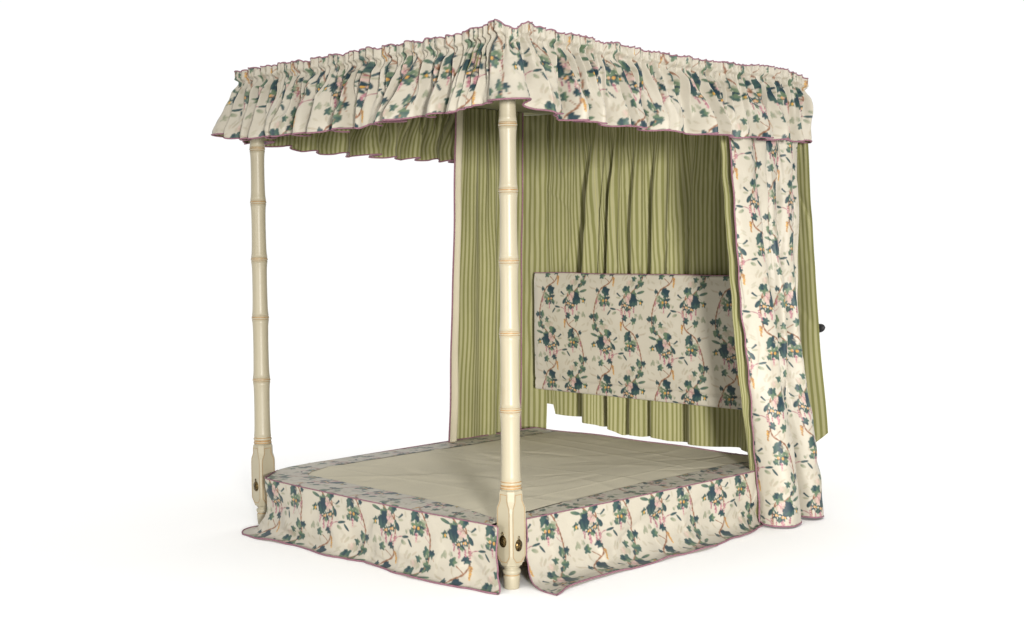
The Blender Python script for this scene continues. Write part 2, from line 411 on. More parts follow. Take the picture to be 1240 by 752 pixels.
def pole_profile():
    pr = []
    def add(z, r, g=0): pr.append((z, r, g))
    # collar above the block: two beads
    z = .386
    for dz, r, g in ((0, .030, 0), (.001, .040, 0), (.006, .0425, 1), (.011, .0425, 0), (.0145, .0405, 1), (.018, .0395, 1), (.022, .0425, 0), (.028, .0430, 0), (.031, .0415, 1), (.034, .0385, 0)): add(z+dz, r, g)
    stops = sorted(RINGS)+[2.085]; z0 = .424
    for k, zr in enumerate(stops):
        last = k == len(stops)-1; z1 = zr-.009 if not last else zr
        for t in np.linspace(0, 1, 18):
            zz = z0+(z1-z0)*t; base = r_at(zz)
            flare = .0028*math.exp(-(zz-z0)/.014)*(1 if k > 0 else .6)+(0 if last else .0032*math.exp(-(z1-zz)/.016))+.0016*(2*t-1)**2
            add(zz, base-.0012+flare, 0)
        if not last:
            R = r_at(zr)+.0022
            for dz, r, g in ((-.0078, R-.0006, 1), (-.0060, R-.0006, 0), (-.0055, R+.0016, 0), (-.002, R+.0030, 0), (.0002, R+.0026, 1), (.0022, R+.0004, 1), (.0042, R+.0020, 0), (.0066, R+.0016, 0), (.0082, R-.0004, 1), (.0095, R-.001, 0)): add(zr+dz, r, g)
            z0 = zr+.0105
    return pr
def block_mesh(parent, c):
    # octagonal section whose corner chamfers open at shoulder and foot
    keys = [(.088, .030, .0180), (.094, .0395, .0235), (.100, .0405, .0225), (.128, .0425, .0075), (.135, .0427, .0060), (.300, .0427, .0060), (.318, .0425, .0075), (.336, .0415, .0150), (.345, .0408, .0178), (.375, .0405, .0182), (.381, .0400, .0190), (.386, .0375, .0175), (.3865, .028, .012)]
    V = []; F = []
    for z, a, ch in keys:
        b = a-ch
        for x, y in ((a, -b), (a, b), (b, a), (-b, a), (-a, b), (-a, -b), (-b, -a), (b, -a)): V.append((c[0]+x, c[1]+y, c[2]+z))
    for i in range(len(keys)-1):
        for j in range(8): F.append((i*8+j, i*8+(j+1) % 8, i*8+8+(j+1) % 8, i*8+8+j))
    mi = [0]*len(F); F.append(tuple(range(7, -1, -1))); F.append(tuple(len(V)-8+j for j in range(8))); mi += [0, 0]
    # painted lining lines on the faces: raised thin strips following the panel outline
    zz = [k[0] for k in keys[2:10]]; aa = [k[1] for k in keys[2:10]]; bb = [k[1]-k[2] for k in keys[2:10]]
    outl = [(-b+.0048, z) for z, b in zip(zz, bb)]+[(b-.0048, z) for z, b in list(zip(zz, bb))[::-1]]
    outl[0] = (outl[0][0], .108); outl[-1] = (outl[-1][0], .108)
    outl[len(zz)-1] = (outl[len(zz)-1][0], .370); outl[len(zz)] = (outl[len(zz)][0], .370)
    w = .0012
    for face in range(4):
        ca, sa = math.cos(face*math.pi/2), math.sin(face*math.pi/2)
        n = len(outl)
        for i in range(n):
            (u0, z0), (u1, z1) = outl[i], outl[(i+1) % n]
            d = np.array((u1-u0, z1-z0)); L = np.linalg.norm(d)
            if L < 1e-5: continue
            d /= L; nn = np.array((-d[1], d[0])); st = len(V)
            for (u, z) in ((u0-d[0]*w-nn[0]*w, z0-d[1]*w-nn[1]*w), (u1+d[0]*w-nn[0]*w, z1+d[1]*w-nn[1]*w), (u1+d[0]*w+nn[0]*w, z1+d[1]*w+nn[1]*w), (u0-d[0]*w+nn[0]*w, z0-d[1]*w+nn[1]*w)):
                a = np.interp(z, [k[0] for k in keys], [k[1] for k in keys])+.0006
                x, y = a, u
                V.append((c[0]+x*ca-y*sa, c[1]+x*sa+y*ca, c[2]+z))
            F.append((st, st+1, st+2, st+3)); mi.append(1)
    return raw_mesh('base_block', V, None, [M['paint'], M['gilt']], parent, smooth=False, faces=F, midx=mi)
def bolt_cover(parent, c, ax):
    """oval brass bolt cover with a small hanging loop; ax = 0 faces +x, 1 faces -y"""
    V = []; F = []
    def put(u, z, d):   # u to the right seen from outside, d out of the face
        return (c[0]+d, c[1]+u, c[2]+z) if ax == 0 else (c[0]+u, c[1]-d, c[2]+z)
    k = 24
    prof = [(1.0, 0.), (1.0, .0022), (.93, .0036), (.84, .0026), (.78, .0028), (.70, .0052), (.45, .0076), (.2, .0088), (.03, .0092)]
    for s, d in prof:
        for j in range(k):
            t = 2*math.pi*j/k; sc = s*(1+(.04*math.cos(t*12) if .65 < s < .8 else 0))
            V.append(put(.0185*sc*math.cos(t), .0235*sc*math.sin(t), d))
    for i in range(len(prof)-1):
        for j in range(k): F.append((i*k+j, i*k+(j+1) % k, i*k+k+(j+1) % k, i*k+k+j))
    F.append(tuple((len(prof)-1)*k+j for j in range(k)))
    # loop on top
    st = len(V); kk = 14; mm = 6
    for i in range(kk):
        t = 2*math.pi*i/kk
        for j in range(mm):
            q = 2*math.pi*j/mm; r = .0045+.0014*math.cos(q)
            V.append(put(r*math.cos(t)*.95, .0285+r*math.sin(t)*1.6, .003+.0014*math.sin(q)))
    for i in range(kk):
        for j in range(mm): F.append((st+i*mm+j, st+((i+1) % kk)*mm+j, st+((i+1) % kk)*mm+(j+1) % mm, st+i*mm+(j+1) % mm))
    return raw_mesh('bolt_cover', V, None, M['brass'], parent, faces=F)
FOOT = [(0, .020, 0), (.0, .0290, 0), (.003, .0300, 0), (.045, .0335, 0), (.050, .0335, 0), (.053, .0305, 1), (.056, .0300, 0), (.060, .0340, 0), (.067, .0362, 0), (.074, .0345, 0), (.078, .0290, 0), (.081, .0285, 0), (.086, .0330, 0), (.0895, .0345, 0), (.0896, .02, 0)]
def post(x, y, bolts):
    p = lathe('post', pole_profile(), None, bed, (x, y, 0))
    block_mesh(p, (x, y, 0)); lathe('foot', FOOT, None, p, (x, y, 0))
    for ax, z, u in bolts: bolt_cover(p, (x+(.0427 if ax == 0 else u), y+(-.0427 if ax == 1 else u), z), ax)
post(0, 0, [(1, .189, -.002), (0, .174, -.003)])
post(-1.70, 0, [(1, .187, .002)])

def box(name, lo, hi, m, parent, bev=.004):
    V = [(x, y, z) for x in (lo[0], hi[0]) for y in (lo[1], hi[1]) for z in (lo[2], hi[2])]
    F = [(0, 1, 3, 2), (4, 6, 7, 5), (0, 4, 5, 1), (2, 3, 7, 6), (0, 2, 6, 4), (1, 5, 7, 3)]
    o = raw_mesh(name, V, None, m, parent, smooth=False, faces=F)
    b = o.modifiers.new('bevel', 'BEVEL'); b.width = bev; b.segments = 3
    return o
box('bed_base', (-1.66, .075, .07), (-.05, 1.90, .235), M['canvas'], bed, .01)
for x, y in ((-1.5, .25), (-.2, .3), (-1.5, 1.7), (-.2, 1.7)): box('base_foot', (x-.03, y-.03, 0), (x+.03, y+.03, .072), M['wood'], bed)
box('front_rail', (-1.657, -.016, .10), (-.043, .016, .22), M['wood'], bed)
# canopy: timber ring with a striped ceiling stretched under it
def canopy():
    z0, z1 = 2.085, 2.125
    c = box('canopy_frame', (-1.745, -.045, z0), (.045, 1.950, z1), M['wood'], bed)
    nx, ny = 120, 130; x = np.linspace(-1.74, .04, nx); y = np.linspace(-.04, 1.945, ny); X, Y = np.meshgrid(x, y)
    w = Sines(3, 6, .8, 2.5)
    P = np.stack([X, Y, 2.078-.006*np.sin(np.pi*(X+1.74)/1.78)*np.sin(np.pi*Y/2.04)+.0015*w(X, Y)], -1)
    sheet('canopy_lining', P, Y, X, M['stripe'], c)
canopy()
box('rear_batten', (-1.965, 1.9525, 2.078), (-.07, 2.075, 2.123), M['stripe'], bed)
# two uprights behind the head curtain carry the canopy and the headboard
for x in (-1.60, -.34): box('rear_upright', (x-.02, 2.145, .50), (x+.02, 2.17, 2.10), M['wood'], bed)

def headboard():
    x0, x1, zt, zb, yf, yb = -1.78, -.07, 1.160, .4805, 1.935, 1.985
    r = .010
    # profile (y, z) from the back top over the front and under
    pr = [(yb, zt-.02), (yb-.003, zt-.004), (yb-.012, zt), (yf+.014, zt), (yf+.006, zt-.002), (yf+.001, zt-.008), (yf, zt-.02)]
    pr += [(yf-.004, z) for z in np.linspace(zt-.05, .575, 30)]+[(yf-.002, .556), (yf+.003, .546), (yf+.006, .5405), (yf+.0025, .537), (yf, .531), (yf-.001, .51), (yf, zb+.012), (yf+.004, zb+.003), (yf+.012, zb), (yb-.01, zb), (yb, zb+.01)]
    pr = np.array(pr); Q = resample(pr, 285); L = np.concatenate([[0], np.cumsum(np.linalg.norm(np.diff(Q, axis=0), axis=1))])
    ltop = np.interp(0, [0], [0]); i0 = np.argmin(np.abs(Q[:, 1]-(zt-.02))+(Q[:, 0]-yf)**2*100+(Q[:, 0] > yf+.01)); v0 = L[i0]
    nu = 620; x = np.linspace(x0, x1, nu); X = np.tile(x, (len(Q), 1)); Y = np.tile(Q[:, :1], (1, nu)); Z = np.tile(Q[:, 1:], (1, nu))
    w = Sines(11, 8, 1., 5.); front = (np.tile(Q[:, :1], (1, nu)) < yf+.004)
    e = np.minimum(sstep(x0, x0+.05, X), sstep(x1, x1-.05, X))
    Y = Y+front*(.0012*w(X, Z)-.010*e*sstep(.54, .65, Z)*sstep(zt, zt-.1, Z))
    Z = Z+.0012*Sines(12, 5, .5, 3.)(X)*(np.abs(Z-zt) < .03)
    # rounded ends
    end = np.minimum(X-x0, x1-X); rr = np.clip(1-end/.012, 0, 1); yc = (yf+yb)/2
    Y = yc+(Y-yc)*(1-.35*rr**2.2)
    P = np.stack([X, Y, Z], -1)
    V = np.tile(L[:, None], (1, nu))
    zr = 1.025   # height of the first whole rose bunch
    o = sheet('headboard', P, X, V, M['chintz'], bed, printed=(-1.470, v0+(zt-.02-zr), ROSE))
    for side, xi in ((0, 0), (1, nu-1)):
        loop = P[:, xi]; c = loop.mean(0)
        n = len(loop); ring = np.linspace(1, .05, 10)[:, None, None]*(loop[None]-c)+c
        ring = np.concatenate([ring, ring[:, :1]], 1)
        sheet('end_panel', ring[:, ::(1 if side else -1)], ring[..., 1]*1., ring[..., 2]*1., M['chintz'], o, printed=(.1, .3, ROSE))
    back = np.array([[(x0+.004, yb-.004, zb+.01), (x1-.004, yb-.004, zb+.01)], [(x0+.004, yb-.004, zt-.012), (x1-.004, yb-.004, zt-.012)]])
    raw_mesh('back_panel', back.reshape(-1, 3), [(0, 1, 3, 2)], M['canvas'], o)
    pts = np.array([(x, yf+.006+.001*math.sin(x*31), zt+.001+.0012*float(Sines(12, 5, .5, 3.)(x))) for x in np.linspace(x0+.003, x1-.003, 300)])
    tube('piping', pts, .0022, M['trim'], o)
    return o
headboard()

# ---------------------------------------------------------------- gathered valance
def valance():
    t = thing('valance', 'gathered floral valance with mauve edging hung round the top of the bed canopy', 'valance', (-.85, 0, 2.12))
    path = round_path([(-.13, 1.958), (.055, 1.958), (.062, -.062), (-1.762, -.062), (-1.762, 1.845)], .040)
    path = path[::1]
    # travel R -> N -> L -> F, outward is the left hand side: flip the normal
    NU = 2600; C, T, Nn, s = path_frame(path, NU); Nn = -Nn; Ltot = s[-1]
    sN = 2.185; sL = sN+1.81
    ph0 = Sines(21, 6, .3, 1.1); lam = .138*(1+.28*ph0(s)*.7); ph1 = np.cumsum(2*np.pi/lam)*(s[1]-s[0])
    lam2 = .028*(1+.30*Sines(22, 8, 1., 5.)(s)*.6); ph2 = np.cumsum(2*np.pi/lam2)*(s[1]-s[0])
    lam3 = .052*(1+.35*Sines(25, 8, 1., 4.)(s)*.6); ph3 = np.cumsum(2*np.pi/lam3)*(s[1]-s[0])
    amp = 1+.42*Sines(23, 6, .8, 3.)(s)*.7; amp = np.clip(amp, .35, 1.7)*np.interp(s, [0, .16, .45], [.25, .35, 1.])
    # heights
    zt = np.interp(s, [0, .20, .40, .90, 1.35, 1.80, 2.10, sN-.02, sN+.03, sN+.12, sN+.33, sN+.8, sN+1.2, sN+1.6, sL, sL+.5, sL+1.2, Ltot],
                   [2.095, 2.112, 2.145, 2.128, 2.132, 2.150, 2.166, 2.150, 2.176, 2.158, 2.147, 2.152, 2.150, 2.156, 2.152, 2.15, 2.145, 2.14])
    zt = zt+.0035*Sines(24, 8, 2, 8)(s)*.8
    zb = np.interp(s, [0, .2, .40, .9, 1.4, 1.85, 2.1, sN-.03, sN+.03, sN+.1, sN+.2, sN+.35, sN+.65, sN+1.0, sN+1.4, sL-.12, sL, sL+.1, sL+.5, sL+1.2, Ltot],
                   [1.800, 1.815, 1.806, 1.798, 1.800, 1.808, 1.838, 1.872, 1.876, 1.850, 1.838, 1.840, 1.824, 1.818, 1.822, 1.826, 1.862, 1.84, 1.800, 1.79, 1.79])
    NV = 92; tt = np.linspace(0, 1, NV)[:, None]; L = (zt-zb)[None]
    d = tt*L                                     # metres below the top edge
    S = s[None]+0*tt
    head = 1-sstep(.035, .050, d)                # frill above the rod
    band = sstep(.030, .045, d)*(1-sstep(.062, .10, d))
    body = sstep(.055, .30, d)
    g2 = np.sin(ph2)[None]; g3 = np.sin(ph3)[None]; f1 = np.sin(ph1)[None]
    fl = np.interp(s, [0, .25, .6, Ltot], [.10, .25, .95, 1.])
    mod = (.55+.65*sstep(-1, 1, Sines(29, 7, .8, 3.5)(s)))[None]; g2 = g2*mod; g3 = g3*(1.5-.7*mod)
    out = head*(.013+.0030*g2+.0100*g3)+band*(-.002+.0085*g2+.0050*g3)
    early = sstep(.055, .10, d)*(1-sstep(.12, .27, d))
    flare = .008+.085*body**1.1
    out = out+(1-head)*(1-band)*0+sstep(.055, .32, d)*(.082*fl[None])+early*(.010+.0210*g3+.006*g2)
    lateamp = sstep(.07, .30, d)
    skew = np.sin(ph1[None]+.9*np.sin(ph1[None]*.5))
    out = out+lateamp*amp[None]*(.052*skew+.014*np.sin(ph3)[None]*(1-.5*lateamp))
    out = out+.0035*Sines(26, 10, 3, 9)(S, d*1.)*sstep(.06, .15, d)
    tang = -lateamp*np.clip(amp,.5,1.4)[None]*(.0065*np.sin(2*ph1+.3)[None])+lateamp*.006*Sines(27, 6, .5, 2.)(s)[None]*np.cos(ph1)[None]
    tang = tang+early*.004*np.cos(ph3)[None]
    out = out+sstep(.06, .12, d)*creases(S, d, 28, 240, (0, Ltot, .08, .33), (.002, .0075), (.004, .010), (.02, .08), (1.57, .45))
    # corners need the folds to spread, not cross
    nearcorner = np.minimum(np.abs(s-sN), np.abs(s-sL)); cf = sstep(.0, .07, nearcorner)[None]
    tang = tang*(.25+.75*cf)
    # ease the flare at the back ends
    X = C[None, :, 0]+Nn[None, :, 0]*out+T[None, :, 0]*tang; Y = C[None, :, 1]+Nn[None, :, 1]*out+T[None, :, 1]*tang
    Z = zt[None]-d+.002*np.cos(ph2)[None]*head+lateamp*.006*np.cos(ph1+1.)[None]
    P = np.stack([X, Y, Z], -1)
    hem = np.linalg.norm(np.diff(P[-8], axis=0), axis=1); u = np.concatenate([[0], np.cumsum(hem)])
    U = -np.tile(u, (NV, 1)); V = d
    i0 = np.argmin(np.abs(s-(1.10))); 
    sheet('outer_fabric', P, U, V, M['chintz'], t, printed=(U[0, i0], .128, ROSEM))
    n = normals(P[:, ::2]); sg = 1.0
    Pl = P[:, ::2]; c = (n[..., 0]*Nn[None, ::2, 0]+n[..., 1]*Nn[None, ::2, 1]).mean(); n = n*(-1 if c > 0 else 1)
    Pl = (Pl+n*.0015)[6:-1]
    Pl = Pl[::2] if False else Pl
    sheet('lining', Pl, U[6:-1, ::2], V[6:-1, ::2], M['stripe'], t)
    e = P[-1]+np.array((0, 0, .001)); tube('piping', e[::2], .0046, M['trim'], t, flat=.8)
    e = P[0]; tube('piping', e[::2], .0032, M['trim'], t)
    localise(t); return t
valance()

# ---------------------------------------------------------------- curtains
def plan_loft(keys, nu, zs):
    """keys: list of (z, plan points) top to bottom, blended smoothly over the heights zs"""
    C = [catmull(k[1], nu) for k in keys]; kz = [k[0] for k in keys]; out = np.zeros((len(zs), nu, 2))
    for i, z in enumerate(zs):
        if z >= kz[0]: out[i] = C[0]; continue
        if z <= kz[-1]: out[i] = C[-1]; continue
        j = max(q for q in range(len(kz)) if kz[q] >= z); t = (kz[j]-z)/(kz[j]-kz[j+1]); out[i] = C[j]*(1-t)+C[j+1]*t
    # soften the key heights
    for _ in range(3):
        k = max(2, len(zs)//30); pad = np.concatenate([np.repeat(out[:1], k, 0), out, np.repeat(out[-1:], k, 0)])
        cs = np.cumsum(np.concatenate([np.zeros((1,)+pad.shape[1:]), pad]), 0); out = (cs[2*k+1:]-cs[:-2*k-1])/(2*k+1)
    return out
def edge_tube(name, P, idx, r, parent, step=3):
    tube(name, P[::step, idx] if len(P[::step, idx]) > 3 else P[:, idx], r, M['trim'], parent, up=(1, .3, 0))

def right_curtain():
    t = thing('curtain', 'floral curtain with green striped lining, falling to the floor at the right of the bed', 'curtain', (.08, 1.75, 0), 'curtains hung from the bed canopy')
    top = [(.012, 1.382), (.030, 1.415), (.040, 1.47), (.030, 1.515), (-.012, 1.528), (.012, 1.545), (.042, 1.575), (.040, 1.63), (-.012, 1.648), (.010, 1.665), (.045, 1.69), (.045, 1.735), (-.006, 1.752), (.020, 1.77), (.045, 1.80), (.040, 1.85), (-.005, 1.865), (.02, 1.885), (.035, 1.92), (.0, 1.965), (-.06, 1.975)]
    mid = [(.018, 1.512), (.030, 1.54), (.050, 1.60), (.060, 1.66), (.056, 1.71), (.020, 1.725), (.006, 1.735), (.04, 1.745), (.072, 1.765), (.070, 1.80), (.028, 1.812), (.012, 1.82), (.045, 1.835), (.080, 1.86), (.082, 1.895), (.062, 1.925), (.05, 1.94), (.055, 1.955), (.04, 1.968), (.015, 1.975), (-.05, 1.98)]
    low = [(.030, 1.578), (.055, 1.573), (.115, 1.588), (.155, 1.635), (.155, 1.70), (.128, 1.745), (.090, 1.765), (.060, 1.785), (.058, 1.81), (.090, 1.822), (.125, 1.832), (.15, 1.86), (.158, 1.895), (.150, 1.93), (.135, 1.955), (.115, 1.975), (.09, 1.985), (.06, 1.99), (.03, 1.992), (.0, 1.99), (-.04, 1.985)]
    bot = [(.040, 1.598), (.085, 1.578), (.150, 1.582), (.195, 1.635), (.192, 1.72), (.162, 1.785), (.128, 1.82), (.100, 1.84), (.098, 1.857), (.125, 1.858), (.160, 1.862), (.185, 1.885), (.188, 1.915), (.175, 1.95), (.15, 1.975), (.125, 1.99), (.095, 2.0), (.06, 2.005), (.03, 2.005), (.0, 2.0), (-.03, 1.995)]
    def deep(K, f):   # exaggerate the folds about their running mean
        A = np.array(K); k = len(A); Mn = np.array([A[max(0, i-3):i+4, 0].mean() for i in range(k)]); A[:, 0] = Mn+(A[:, 0]-Mn)*f; return [tuple(a) for a in A]
    top = deep(top, 1.35); mid = deep([(x, y-.080*max(0, (y-1.6)/.35)) for x, y in mid], 1.45)
    low = deep([(x, y-.035*max(0, (y-1.6)/.35)) for x, y in low], 1.1); bot = [(x, y-.018*max(0, (y-1.6)/.35)) for x, y in bot]
    nv, nu = 640, 300; zs = np.linspace(2.075, .004, nv)
    XY = plan_loft([(2.08, top), (1.55, [((a[0]+b[0])/2+.0, (a[1]*.62+b[1]*.38)) for a, b in zip(top, mid)]), (.93, mid), (.40, low), (.0, bot)], nu, zs)
    S = np.linspace(0, 1, nu)[None]+0*zs[:, None]; Zg = zs[:, None]+0*S
    w = Sines(31, 12, 1.2, 5.); w2 = Sines(32, 10, 2., 7.)
    P = np.stack([XY[..., 0]+.0030*w(S*.8, Zg*.6)+.0016*w2(S*1.4, Zg)+creases(S*.83, Zg, 33, 60, (0, .83, .0, 1.9), (.0015, .005), (.006, .014), (.04, .16), (1.5, .5)), XY[..., 1]+.0016*w2(S, Zg*.5), Zg], -1)
    # hem: lifted a little at the deep fold, resting on the floor elsewhere
    lift = np.interp(np.linspace(0, 1, nu), [0, .05, .3, .50, .6, .75, 1], [.010, .004, .002, .006, .008, .003, .01])
    tt = (1-Zg/2.075); P[..., 2] += lift[None]*tt**6
    Lw = .83; U = S*Lw; V = 2.075-Zg
    sheet('outer_fabric', P, U, V, M['chintz'], t, printed=(.130, 2.075-.095, ROSE))
    tube('piping', P[::3, 0]+np.array((0, -.002, 0)), .0040, M['trim'], t, up=(1, .3, 0))
    tube('piping', P[-1, ::2]+np.array((0, 0, .004)), .0042, M['trim'], t)
    # striped lining hanging inside, one fold of it standing clear of the leading edge
    lt = [(.008, 1.384), (-.02, 1.420), (-.042, 1.408), (-.060, 1.392), (-.072, 1.405), (-.075, 1.46), (-.06, 1.52), (-.10, 1.60), (-.06, 1.68), (-.10, 1.76), (-.06, 1.84), (-.09, 1.93)]
    lm = [(.014, 1.515), (-.012, 1.548), (-.032, 1.532), (-.050, 1.512), (-.064, 1.53), (-.07, 1.58), (-.03, 1.64), (-.06, 1.72), (-.02, 1.78), (-.05, 1.84), (-.03, 1.90), (-.06, 1.95)]
    lb = [(.036, 1.602), (.020, 1.612), (.008, 1.608), (-.004, 1.604), (-.010, 1.62), (-.005, 1.66), (.03, 1.70), (.01, 1.76), (.04, 1.81), (.02, 1.86), (.04, 1.92), (.0, 1.96)]
    nv2, nu2 = 220, 190; zz = np.linspace(2.075, .02, nv2)
    XY = plan_loft([(2.08, lt), (.93, lm), (0, lb)], nu2, zz); S = np.linspace(0, 1, nu2)[None]+0*zz[:, None]; Z = zz[:, None]+0*S
    PL = np.stack([XY[..., 0]+.002*w2(S, Z), XY[..., 1]+.002*w(S, Z*.5), Z], -1)
    sheet('lining', PL, S*.92, 2.075-Z, M['stripe'], t)
    localise(t)
right_curtain()

def folded(path, zt, zb, nu, nv, seed, lam, a_top, a_bot, tang=.6, gather=.03, flare=0., ease=.0):
    C, T, Nn, s = path_frame(path, nu)
    v = lambda a: np.asarray(a(s) if callable(a) else a+0*s)
    l1_ = lam*(1+.42*Sines(seed, 6, .4, 1.6)(s)*.7); p1_ = np.cumsum(2*np.pi/np.clip(l1_, lam*.45, lam*2))*(s[1]-s[0])
    ztA, zbA = v(zt), v(zb)+.006*Sines(seed+11, 5, .8, 2.2)(s)+.005*np.cos(p1_); l1 = lam*(1+.42*Sines(seed, 6, .4, 1.6)(s)*.7); l1 = np.clip(l1, lam*.45, lam*2)
    p1 = np.cumsum(2*np.pi/l1)*(s[1]-s[0]); l2 = gather*(1+.3*Sines(seed+1, 6, 1, 5)(s)*.7); p2 = np.cumsum(2*np.pi/l2)*(s[1]-s[0])
    am = np.clip(1+.5*Sines(seed+2, 6, .8, 3)(s)*.7, .55, 1.7)
    tt = np.linspace(0, 1, nv)[:, None]; d = tt*(ztA-zbA)[None]; S = s[None]+0*tt
    drift = .45*Sines(seed+3, 5, .15, .6)(S, d*.8); g = 1-sstep(.05, .50, d); grow = sstep(.03, .55, d)
    A = (a_top+(a_bot-a_top)*sstep(0, 1.5, d))*grow*am[None]
    lo_ = 1-.8*sstep(.9, 1.7, d)
    p = p1[None]+drift*2.; o1 = A*(np.sin(p+.5*np.sin(p))+lo_*.28*np.sin(2*p+1.)); tg = tang*A*np.sin(2*p+.5)*.5
    out = o1+g*.0075*np.sin(p2)[None]*(1-.4*grow)+lo_*A*.25*np.sin(p*2.37+seed)+.0028*Sines(seed+5, 12, 1.5, 6.)(S, d*.45)
    out = out+flare*tt**2+sstep(.0, .1, d)*(1-.7*sstep(1.4, 1.75, d))*creases(S, d, seed+7, 70, (0, s[-1], .05, 1.7), (.002, .007), (.008, .018), (.06, .25), (1.57, .35))
    X = C[None, :, 0]+Nn[None, :, 0]*out+T[None, :, 0]*tg; Y = C[None, :, 1]+Nn[None, :, 1]*out+T[None, :, 1]*tg
    Z = ztA[None]-d
    P = np.stack([X, Y, Z], -1); i = int(nv*.55); L = np.linalg.norm(np.diff(P[i], axis=0), axis=1); u = np.concatenate([[0], np.cumsum(L)])
    return P, np.tile(u, (nv, 1)), d
def back_curtain():
    t = thing('curtain', 'wide green striped curtain hanging gathered behind the headboard and ending above the floor', 'curtain', (-.85, 2.05, 0), 'curtains hung from the bed canopy')
    x0, x1 = -1.80, -.035
    def zb(s):
        x = x0+s
        return np.interp(x, [-1.80, -1.735, -1.72, -1.55, -1.50, -1.27, -1.20, -.6, -.33, -.1, .0, .2], [.385, .380, .325, .315, .295, .290, .262, .255, .245, .33, .425, .43])
    path = [(x0, 2.050), (x1, 2.050)]
    P, U, V = folded(path, 2.08, zb, 900, 300, 41, .31, .040, .044, tang=-.22, gather=.040)
    # the right edge falls outward beyond the bed
    sfrac = np.linspace(0, 1, P.shape[1])[None]; tt = V/1.7
    P[..., 0] += sstep(.80, 1., sfrac)*(.135*np.clip(tt, 0, 1)**.65)
    P[..., 1] += 0.0
    o = sheet('striped_fabric', P, U, V, M['stripe'], t)
    n = normals(P[::2, ::2]); n = n*np.sign(n[..., 1:2].mean())
    sheet('rear_fabric', (P[::2, ::2]+n*.003), U[::2, ::2], V[::2, ::2], M['stripe'], t)
    localise(t)
back_curtain()
def left_curtain():
    t = thing('curtain', 'long curtain at the far left corner of the bed showing its green striped lining', 'curtain', (-1.74, 1.6, 0), 'curtains hung from the bed canopy')
    nv, nu = 300, 330; zs = np.linspace(2.075, .02, nv)
    # plan from the leading edge back to the corner; the floral border turns in at the edge
    top = [(-1.700, 1.272), (-1.700, 1.322), (-1.742, 1.328), (-1.730, 1.375), (-1.745, 1.415), (-1.715, 1.445), (-1.745, 1.475), (-1.715, 1.51), (-1.745, 1.545), (-1.715, 1.58), (-1.745, 1.62), (-1.715, 1.655), (-1.75, 1.69), (-1.72, 1.73), (-1.755, 1.77), (-1.74, 1.82)]
    mid = [(-1.712, 1.252), (-1.714, 1.302), (-1.770, 1.306), (-1.755, 1.36), (-1.735, 1.405), (-1.742, 1.45), (-1.760, 1.49), (-1.745, 1.54), (-1.735, 1.59), (-1.765, 1.625), (-1.805, 1.65), (-1.770, 1.69), (-1.735, 1.73), (-1.76, 1.775), (-1.80, 1.80), (-1.785, 1.84)]
    bot = [(-1.735, 1.215), (-1.735, 1.270), (-1.800, 1.275), (-1.785, 1.34), (-1.762, 1.40), (-1.768, 1.45), (-1.785, 1.50), (-1.770, 1.55), (-1.765, 1.60), (-1.80, 1.64), (-1.835, 1.665), (-1.80, 1.70), (-1.775, 1.74), (-1.80, 1.785), (-1.83, 1.81), (-1.81, 1.85)]
    XY = plan_loft([(2.08, top), (1.2, mid), (.0, bot)], nu, zs); S = np.linspace(0, 1, nu)[None]+0*zs[:, None]; Z = zs[:, None]+0*S
    w = Sines(51, 10, 1., 5.)
    P = np.stack([XY[..., 0]+.0022*w(S, Z*.6), XY[..., 1], Z], -1)
    U = S*.80; V = 2.075-Z
    k = int(nu*.075)
    sheet('lining', P[:, k:], U[:, k:], V[:, k:], M['stripe'], t)
    sheet('edge_facing', P[:, :k+1]+np.array((.0005, 0, 0)), U[:, :k+1], V[:, :k+1], M['plain'], t)
    n = normals(P); n = n*np.sign(-n[..., 0:1].mean())
    sheet('outer_fabric', P+n*.004, -U, V, M['chintz'], t, printed=(-.13, 1.98, ROSE))
    tube('piping', P[::3, 0]+np.array((-.001, -.002, 0)), .0045, M['trim'], t, up=(1, .3, 0))
    tube('piping', P[::3, -1], .0045, M['trim'], t, up=(1, .3, 0))
    # return of the curtain round the corner post, hanging nearly flat
    nv, nu = 200, 60; zs = np.linspace(2.075, .02, nv); Zc = zs[:, None]+0*np.linspace(0, 1, nu)[None]; S = np.linspace(0, 1, nu)[None]+0*Zc
    XY = plan_loft([(2.08, [(-1.93, 1.93), (-1.88, 1.955), (-1.84, 1.975), (-1.80, 1.995), (-1.77, 2.005), (-1.74, 2.02)]), (0, [(-1.97, 1.92), (-1.90, 1.955), (-1.86, 1.97), (-1.83, 1.99), (-1.81, 2.0), (-1.765, 2.02)])], nu, zs)
    R = np.stack([XY[..., 0], XY[..., 1]+.002*w(S, Zc), Zc], -1)
    sheet('return_panel', R, S*.17, 2.075-Zc, M['stripe'], t)
    tube('piping', R[::3, 0], .0045, M['trim'], t, up=(1, .3, 0))
    localise(t)
left_curtain()

